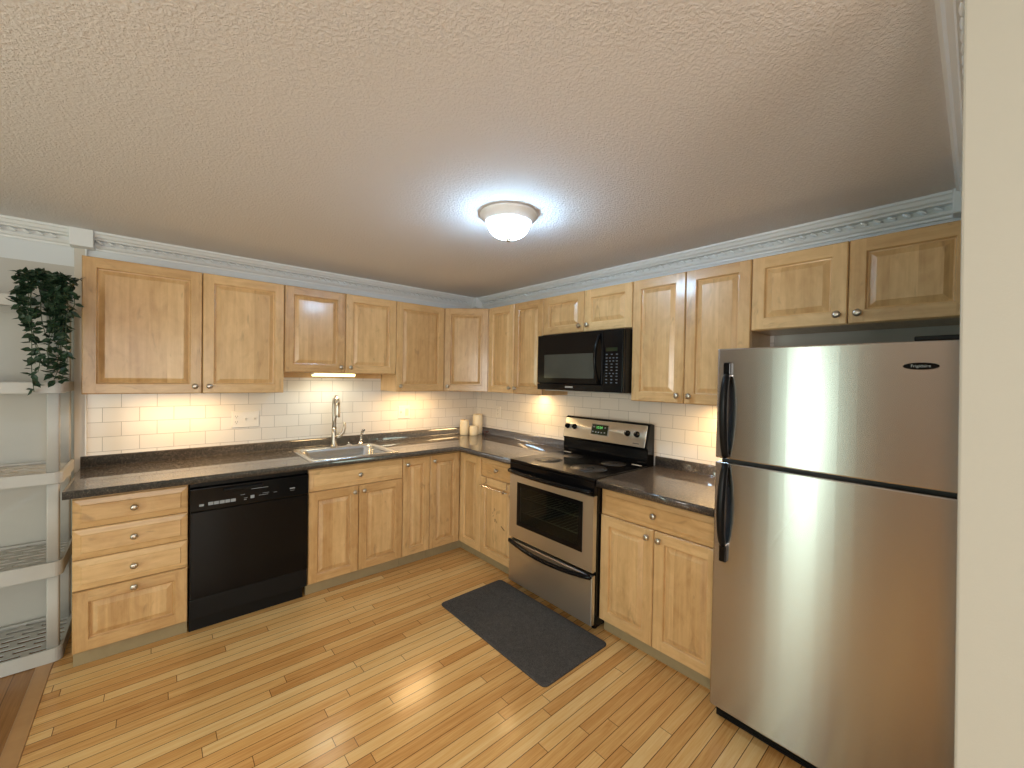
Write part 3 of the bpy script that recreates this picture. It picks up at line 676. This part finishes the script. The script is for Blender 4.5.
# backguard
mb = MB(); mb.prism([(-0.030, 0.904), (-0.112, 0.9265), (-0.118, 0.960), (-0.114, 1.030), (-0.1268, 1.045), (-0.0873, 1.203), (-0.070, 1.209), (-0.030, 1.200)], 0.001, W-0.001, 0, 0)
bg = part('backguard', mb, M_BLACK, t, bevel=0.004)
def bgp(x, z, d): return (x, -0.1270 + (z-1.045)*0.25 - d, z)
def bgbox(mb, x0, x1, z0, z1, d0, d1, m=0):
    lo = [bgp(x0, z0, d0), bgp(x1, z0, d0), bgp(x1, z1, d0), bgp(x0, z1, d0)]; hi = [bgp(x0, z0, d1), bgp(x1, z0, d1), bgp(x1, z1, d1), bgp(x0, z1, d1)]
    mb.rings([lo, hi], m)
    for f in mb.bm.faces: f.smooth = False
mb = MB(); bgbox(mb, 0.008, W-0.016, 1.047, 1.196, 0.0003, 0.006); part('control_fascia', mb, M_STEEL, bg, bevel=0.003, label='brushed stainless control fascia')
mb = MB(); bgbox(mb, 0.272, 0.432, 1.087, 1.172, 0.0063, 0.0085); part('display_bezel', mb, plain('pale_bezel', (0.45, 0.43, 0.40), 0.35, 0.6), bg, bevel=0.002)
mb = MB(); bgbox(mb, 0.279, 0.425, 1.093, 1.166, 0.0088, 0.0105); part('display', mb, M_DISP, bg, bevel=0.001)
TILT = math.atan(0.25)
dm = text_mesh('10:24', 0.027); dm.materials.append(M_LED)
link('clock_digits', dm, bg, bgp(0.347, 1.145, 0.0112), (PI/2-TILT, 0, 0), label='green clock digits')
for x, z_ in ((0.300, 1.148), (0.400, 1.148), (0.295, 1.112), (0.322, 1.110), (0.347, 1.110), (0.372, 1.110), (0.400, 1.112)):
    mb = MB(); bgbox(mb, x-0.006, x+0.006, z_-0.004, z_+0.004, 0.0107, 0.0122); part('button', mb, M_GREYMARK, bg)
for x in (0.040, 0.110, 0.590, 0.665):
    p = bgp(x, 1.130, 0.0065)
    mb = MB(); mb.lathe([(0.0215, 0), (0.0215, 0.004), (0.0185, 0.006), (0.0165, 0.020), (0.0135, 0.0215), (0.002, 0.022)], (0, 0, 0), 'y', 22)
    mb.box(-0.0045, 0.0045, -0.030, -0.0215, -0.0165, 0.0165)
    k = part('knob', mb, M_BLACK, bg, p, rot=(-TILT, 0, 0))
    mb = MB(); mb.box(-0.0012, 0.0012, -0.0306, -0.0300, 0.004, 0.015); part('pointer', mb, M_PLATE, k)
mb = MB(); bgbox(mb, 0.640, 0.690, 1.066, 1.072, 0.0061, 0.0066); part('panel_print', mb, M_FSIDE, bg)
# oven door: stainless frame around smoked window
mb = MB(); Y0, Y1 = -0.690, -0.657
X = [0.004, 0.086, 0.666, W-0.004]; Z = [0.372, 0.472, 0.772, 0.819]
mb.box(X[0], X[1], Y0, Y1, Z[0], Z[3]).box(X[2], X[3], Y0, Y1, Z[0], Z[3]).box(X[1], X[2], Y0, Y1, Z[0], Z[1]).box(X[1], X[2], Y0, Y1, Z[2], Z[3])
bmesh.ops.remove_doubles(mb.bm, verts=mb.bm.verts, dist=1e-6)
od = part('oven_door', mb, M_STEEL, t)
mb = MB(); mb.box(X[1]-0.002, X[2]+0.002, -0.6925, -0.6903, Z[1]-0.002, Z[1]+0.030).box(X[1]-0.002, X[2]+0.002, -0.6925, -0.6903, Z[2]-0.025, Z[2]+0.002).box(X[1]-0.002, X[1]+0.030, -0.6925, -0.6903, Z[1]+0.0301, Z[2]-0.0251).box(X[2]-0.030, X[2]+0.002, -0.6925, -0.6903, Z[1]+0.0301, Z[2]-0.0251); part('window_border', mb, M_BLACK, od)
mb = MB(); mb.box(X[1]+0.030, X[2]-0.030, -0.691, -0.688, Z[1]+0.030, Z[2]-0.025); part('window', mb, M_OVENGLASS, od, label='smoked glass window showing racks')
def bow(x0, x1, y, z, out, drop, n=17):
    pts = []
    for i in range(n):
        s = -1+2*i/(n-1); pts.append((x0+(x1-x0)*i/(n-1), y-out*(1-s*s)-0.004, z-drop*(1-s*s)))
    return pts
mb = MB(); pts = [(0.018, -0.690, 0.850)]+bow(0.018, W-0.018, -0.704, 0.848, 0.026, 0.004)+[(W-0.018, -0.690, 0.850)]
mb.tube(pts, 0.0150, 10); part('handle', mb, M_BLACK, od, label='black bowed handle')
mb = MB(); mb.box(0.004, W-0.004, -0.690, -0.657, 0.056, 0.350); dr = part('drawer', mb, M_STEEL, t, bevel=0.005)
mb = MB(); pts = [(0.016, -0.690, 0.350)]+bow(0.018, W-0.018, -0.692, 0.344, 0.026, 0.022)+[(W-0.016, -0.690, 0.350)]
mb.tube(pts, 0.0140, 10); part('handle', mb, M_BLACK, dr, label='black bowed handle')
for x, y in ((0.05, -0.60), (W-0.05, -0.60), (0.05, -0.08), (W-0.05, -0.08)):
    mb = MB(); mb.lathe([(0.018, 0), (0.018, 0.012), (0.012, 0.015), (0.012, 0.0345)], (x, y, 0), 'z', 14); part('foot', mb, M_BLACKP, t)

# ---------------------------------------------------------------- microwave
loc, rz = fr('B', -1.322)
t = thing('microwave', 'black over-the-range microwave mounted below the short wall cabinet', 'microwave', (loc[0], loc[1], 1.420), rz); W = 0.764; H = 0.412
mb = MB(); mb.box(0, W, -0.375, -0.012, 0, H); part('body', mb, M_BLACKP, t, bevel=0.003)
mb = MB(); mb.box(0.05, W-0.05, -0.36, -0.05, -0.006, -0.0005).box(0.30, 0.72, -0.25, -0.05, -0.012, -0.0065); part('bottom_plate', mb, plain('pale_vent_plate', (0.55, 0.53, 0.50), 0.5), t)
DX = 0.606
mb = MB(); mb.box(0.001, DX-0.002, -0.402, -0.376, 0.050, H-0.002); dr = part('door', mb, M_BLACK, t, bevel=0.006, seg=3)
mb = MB(); mb.box(0.076, 0.537, -0.4032, -0.4022, 0.090, 0.262); part('window', mb, M_MWGLASS, dr, label='grey see-through window')
mb = MB(); pts = [(0.583, -0.402, H-0.030)]
for i in range(13):
    s = -1+2*i/12; pts.append((0.583-0.004*(1-s*s), -0.412-0.040*(1-s*s), H/2+0.012-s*(H/2-0.050)))
pts.append((0.583, -0.402, 0.060)); mb.tube(pts, 0.0105, 10); part('handle', mb, M_BLACK, dr)
mb = MB(); mb.box(DX, W-0.001, -0.402, -0.376, 0.002, H-0.002); cp = part('control_panel', mb, M_BLACK, t, bevel=0.006, seg=3)
mb = MB(); mb.box(0.001, DX-0.002, -0.400, -0.376, 0.002, 0.048); lp = part('lower_trim', mb, M_BLACK, t, bevel=0.004)
mb = MB(); mb.box(0.285, 0.355, -0.4012, -0.4002, 0.022, 0.034); part('badge', mb, M_INK, lp)
mb = MB(); mb.box(DX+0.030, DX+0.115, -0.4032, -0.4022, 0.268, 0.292); part('display', mb, M_DISP, cp)
rows = [(0.245, 3), (0.222, 4), (0.202, 4), (0.182, 3), (0.162, 3), (0.142, 3), (0.122, 4), (0.104, 3), (0.082, 3), (0.062, 3)]
random.seed(11)
for z_, n in rows:
    for i in range(n):
        w_ = 0.012 if n == 4 else 0.014; x = DX+0.034+i*(0.078/(n-1))-w_/2
        mb = MB(); mb.box(x, x+w_, -0.4032, -0.4022, z_, z_+0.006); part('button', mb, plain('key_print', (0.10, 0.115, 0.13), 0.5) if i == 0 and z_ == 0.245 else bpy.data.materials['key_print'], cp)

# ---------------------------------------------------------------- refrigerator
loc, rz = fr('B', -2.800)
t = thing('refrigerator', 'stainless top-freezer refrigerator standing at the right against the cream wall', 'refrigerator', loc, rz); W = 0.747
mb = MB(); mb.box(0.004, W-0.004, -0.690, -0.045, 0.030, 1.640); part('body', mb, M_FSIDE, t, bevel=0.006)
def fdoor(name, z0, z1):
    mb = MB(); pl = []
    n = 14
    for i in range(n+1):
        s = i/n; x = W*s; e_ = min(s, 1-s)*W
        pl.append((x, -0.7490-0.007*(1-(2*s-1)**2)))
    poly = [(W-0.0, -0.697), (0.0, -0.697)] + pl
    mb.prism(poly, z0, z1)
    return part(name, mb, M_FRIDGE, t, bevel=0.006, seg=3)
fz = fdoor('freezer_door', 1.170, 1.648); fg = fdoor('fridge_door', 0.072, 1.154)
mb = MB(); mb.box(0.010, W-0.010, -0.6965, -0.6905, 0.075, 1.640); part('gasket', mb, M_RUBBER, t)
mb = MB(); mb.box(0.020, W-0.012, -0.720, -0.6905, 1.1545, 1.1695); part('centre_hinge_strip', mb, M_RUBBER, t)
mb = MB(); mb.box(0.012, W-0.012, -0.700, -0.691, 0.004, 0.068)
for i in range(5): mb.box(0.03, W-0.03, -0.704, -0.700, 0.012+i*0.011, 0.017+i*0.011)
part('kick_grille', mb, M_BLACKP, t)
for x, y in ((0.05, -0.62), (W-0.05, -0.62), (0.05, -0.12), (W-0.05, -0.12)):
    mb = MB(); mb.lathe([(0.020, 0), (0.020, 0.010), (0.012, 0.012), (0.012, 0.0295)], (x, y, 0), 'z', 14); part('foot', mb, M_BLACKP, t)
mb = MB(); mb.prism([(W-0.13, -0.735), (W-0.02, -0.735), (W-0.02, -0.60), (W-0.06, -0.58), (W-0.13, -0.66)], 1.6485, 1.665); part('hinge_cover', mb, M_BLACKP, t, bevel=0.004)
HX = 0.046
def fhandle(parent, ztop, zbot, flip):
    zs = []; n = 18; pts = []; rad = []
    for i in range(n+1):
        s = i/n                     # 0 at block end, 1 at the split end
        z = (ztop + (zbot-ztop)*s)
        o = 0.012 + 0.032*math.sin(PI*min(1, s**0.8))**0.8 if 0 < s < 1 else 0.012
        pts.append((HX, -0.750-o, z)); rad.append(0.0140 + 0.003*math.sin(PI*s))
    pts.append((HX, -0.744, zbot + (0.004 if zbot < ztop else -0.004))); rad.append(0.012)
    mb = MB(); mb.tube(pts, rad, 12, flat=1.0); h_ = part('handle', mb, M_BLACKP, parent, label='black bowed handle')
    d = 0.055 if ztop > zbot else -0.075
    mb = MB(); mb.box(HX-0.0145, HX+0.0145, -0.768, -0.744, min(ztop, ztop+d), max(ztop, ztop+d)); part('handle_block', mb, M_BLACK, h_, bevel=0.004)
    mb = MB(); mb.box(HX-0.0155, HX+0.0155, -0.770, -0.744, min(ztop, ztop-d*0.07), max(ztop, ztop-d*0.07)); part('ring', mb, M_CHROME, h_, bevel=0.001)
fhandle(fz, 1.532, 1.186, 1); fhandle(fg, 0.800, 1.142, -1)
bx = 3.436-2.800
mb = MB(); mb.prism([(bx+0.0425*math.cos(2*PI*k/40), 1.566+0.0115*math.sin(2*PI*k/40)) for k in range(40)], -0.7500, -0.7565, 0, 1); bd = part('badge', mb, M_BLACK, fz, bevel=0.001, label='black oval badge with silver lettering')
bm_ = text_mesh('Frigidaire', 0.0125); bm_.materials.append(M_INK)
link('badge_lettering', bm_, bd, (bx, -0.7570, 1.566), (PI/2, 0, 0))

# ---------------------------------------------------------------- ceiling light
t = thing('ceiling_light', 'round flush ceiling light with a glowing frosted glass bowl', 'light', (-1.268, -1.972, CZ-0.0004))
mb = MB(); mb.lathe([(0.140, 0), (0.147, -0.006), (0.146, -0.014), (0.138, -0.020), (0.136, -0.026), (0.128, -0.031), (0.122, -0.044), (0.112, -0.050), (0.106, -0.050), (0.104, -0.020)], (0, 0, 0), 'z', 48); part('pan', mb, plain('satin_pan', (0.88, 0.88, 0.88), 0.4), t)
mb = MB(); pr = [(0.104, -0.040), (0.105, -0.050)] + [(0.106*math.cos(a)**0.8, -0.052-0.070*math.sin(a)) for a in [R(4+ i*7.6) for i in range(11)]] + [(0.014, -0.1217), (0.004, -0.1222)]
mb.lathe(pr, (0, 0, 0), 'z', 40, cap0=False); part('glass_bowl', mb, M_BOWL, t, label='glowing frosted bowl')
mb = MB(); mb.lathe([(0.015, -0.1224), (0.016, -0.126), (0.009, -0.129), (0.011, -0.134), (0.007, -0.140), (0.001, -0.1415)], (0, 0, 0), 'z', 18); part('finial', mb, M_NICKEL, t)

# ---------------------------------------------------------------- floor mat
t = None
mb = MB(); mb.rings([rrect(-0.260, 0.258, -0.478, 0.482, 0.030, 0.0006, 8), rrect(-0.261, 0.259, -0.479, 0.483, 0.030, 0.006, 8), rrect(-0.255, 0.253, -0.473, 0.477, 0.027, 0.0105, 8)])
for f in mb.bm.faces: f.smooth = False
o = part('floor_mat', mb, M_MAT, None, (-0.930, -1.730, 0)); tag(o, 'charcoal grey rectangular kitchen mat on the floor in front of the range', 'mat')

# ---------------------------------------------------------------- resin shelving
SX, SW, SYF, SYB = -2.970, 0.90, -0.462, -0.030
t = thing('shelving_unit', 'grey five-tier resin shelving unit standing left of the counter', 'shelving', (SX, 0, 0))
TI = [(0.004, 0.074), (0.446, 0.520), (0.924, 0.980), (1.386, 1.440), (1.815, 1.868)]
for z0, z1 in TI:
    mb = MB()
    o0 = rrect(-SW, 0, SYF, SYB, 0.035, z0, 6); o1 = rrect(-SW, 0, SYF, SYB, 0.035, z1, 6)
    i1 = rrect(-SW+0.012, -0.012, SYF+0.012, SYB-0.012, 0.026, z1, 6); i0 = rrect(-SW+0.012, -0.012, SYF+0.012, SYB-0.012, 0.026, z1-0.012, 6)
    mb.rings([o0, o1, i1, i0], cap0=False, cap1=False)
    # under lip
    j0 = rrect(-SW+0.006, -0.006, SYF+0.006, SYB-0.006, 0.03, z0, 6); j1 = rrect(-SW+0.006, -0.006, SYF+0.006, SYB-0.006, 0.03, z1-0.016, 6)
    mb.rings([o0, j0, j1], cap0=False, cap1=False)
    for f in mb.bm.faces: f.smooth = False
    # slatted deck: strips between rows of slots
    zt = z1-0.012; zb_ = z1-0.018
    rows_ = 8; y0, y1 = SYF+0.010, SYB-0.010; p = (y1-y0)/rows_
    for r_ in range(rows_):
        ya = y0+p*r_
        mb.box(-SW+0.008, -0.008, ya, ya+p*0.50, zb_, zt)
        nx = 7; pw = (SW-0.016)/nx
        for c_ in range(nx+1):
            xc = -SW+0.008+pw*c_ + (pw*0.5 if r_ % 2 else 0)
            x0_, x1_ = max(-SW+0.008, xc-0.014), min(-0.008, xc+0.014)
            if x1_ > x0_: mb.box(x0_, x1_, ya+p*0.50, ya+p, zb_, zt)
    part('shelf', mb, M_RESIN, t)
for (za, zb2) in zip(TI, TI[1:]):
    for x in (-0.035, -SW+0.035):
        for y in (SYF+0.034, SYB-0.034):
            mb = MB(); mb.rings([rrect(-0.0240, 0.0220, -0.0200, 0.0200, 0.009, zz, 4) for zz in (za[1]-0.0118, zb2[0]+0.030)])
            part('post', mb, M_RESIN, t, (x, y, 0))

# ---------------------------------------------------------------- trailing plant
PX, PY, PZ = -3.012, -0.345, 1.857
t = thing('trailing_plant', 'dark green trailing ivy plant hanging down from the top of the shelving', 'plant', (PX, PY, PZ))
mb = MB(); mb.lathe([(0.045, 0), (0.060, 0.085), (0.064, 0.090), (0.060, 0.090), (0.055, 0.075), (0.003, 0.074)], (0, 0, 0), 'z', 20); part('pot', mb, M_POT, t)
random.seed(21); st = MB(); lf = MB()
def leaf(p, d, n, L, Wd):
    s = d.cross(n).normalized(); n2 = s.cross(d).normalized()
    P = [p, p+d*L*0.28+s*Wd*0.42+n2*0.002, p+d*L*0.55+s*Wd*0.40, p+d*L, p+d*L*0.55-s*Wd*0.40, p+d*L*0.28-s*Wd*0.42+n2*0.002, p+d*L*0.42-n2*L*0.07]
    v = [lf.bm.verts.new(q) for q in P]
    for i in range(6): lf.bm.faces.new((v[i], v[(i+1) % 6], v[6]))
def rv(): return Vector((random.uniform(-1, 1), random.uniform(-1, 1), random.uniform(-1, 1)))
for k in range(30):
    a = random.uniform(0, 2*PI)
    # most strands spill over the front edge of the shelf, towards -y
    dx = random.uniform(-0.105, 0.105); front_ = k < 20
    if front_:
        drop = random.uniform(0.12, 0.47) if abs(dx+0.0) < 0.08 else random.uniform(0.05, 0.2)
        y_out = -random.uniform(0.13, 0.19)
        pts = [Vector((dx*0.2, -0.01, 0.075)), Vector((dx*0.45, -0.05, 0.125+random.uniform(0, .03))), Vector((dx*0.8, y_out*0.75, 0.09)), Vector((dx, y_out, 0.0)),
               Vector((dx*0.9, y_out-0.01, -drop*0.4)), Vector((dx*0.70+random.uniform(-.02, .02), y_out, -drop*0.75)), Vector((dx*0.55+random.uniform(-.02, .02), y_out+0.005, -drop))]
    else:
        r_ = random.uniform(0.05, 0.12); pts = [Vector((0, 0, 0.075)), Vector((r_*0.4*math.cos(a), r_*0.4*math.sin(a), 0.14)), Vector((r_*math.cos(a), r_*math.sin(a), 0.135+random.uniform(-.03, .04))), Vector((r_*1.25*math.cos(a), r_*1.1*math.sin(a), 0.10))]
    dense = []
    for i in range(len(pts)-1):
        p0 = pts[max(i-1, 0)]; p1 = pts[i]; p2 = pts[i+1]; p3 = pts[min(i+2, len(pts)-1)]
        for j in range(5):
            u = j/5; dense.append(0.5*((2*p1)+(-p0+p2)*u+(2*p0-5*p1+4*p2-p3)*u*u+(-p0+3*p1-3*p2+p3)*u**3))
    dense.append(pts[-1])
    st.tube(dense, 0.0016, 5)
    acc = 0
    for i in range(2, len(dense)):
        acc += (dense[i]-dense[i-1]).length
        if acc > 0.019:
            acc = 0
            for q in range(1 if random.random() < 0.4 else 2):
                d = (rv()*Vector((1, 0.8, 0.6)) + Vector((0, -0.35, -0.25))).normalized()
                leaf(dense[i], d, (rv()*0.5+Vector((0, -0.5, 0.8))).normalized(), random.uniform(0.034, 0.052), random.uniform(0.024, 0.033))
part('vines', st, M_STEM, t); part('foliage', lf, M_LEAF, t)
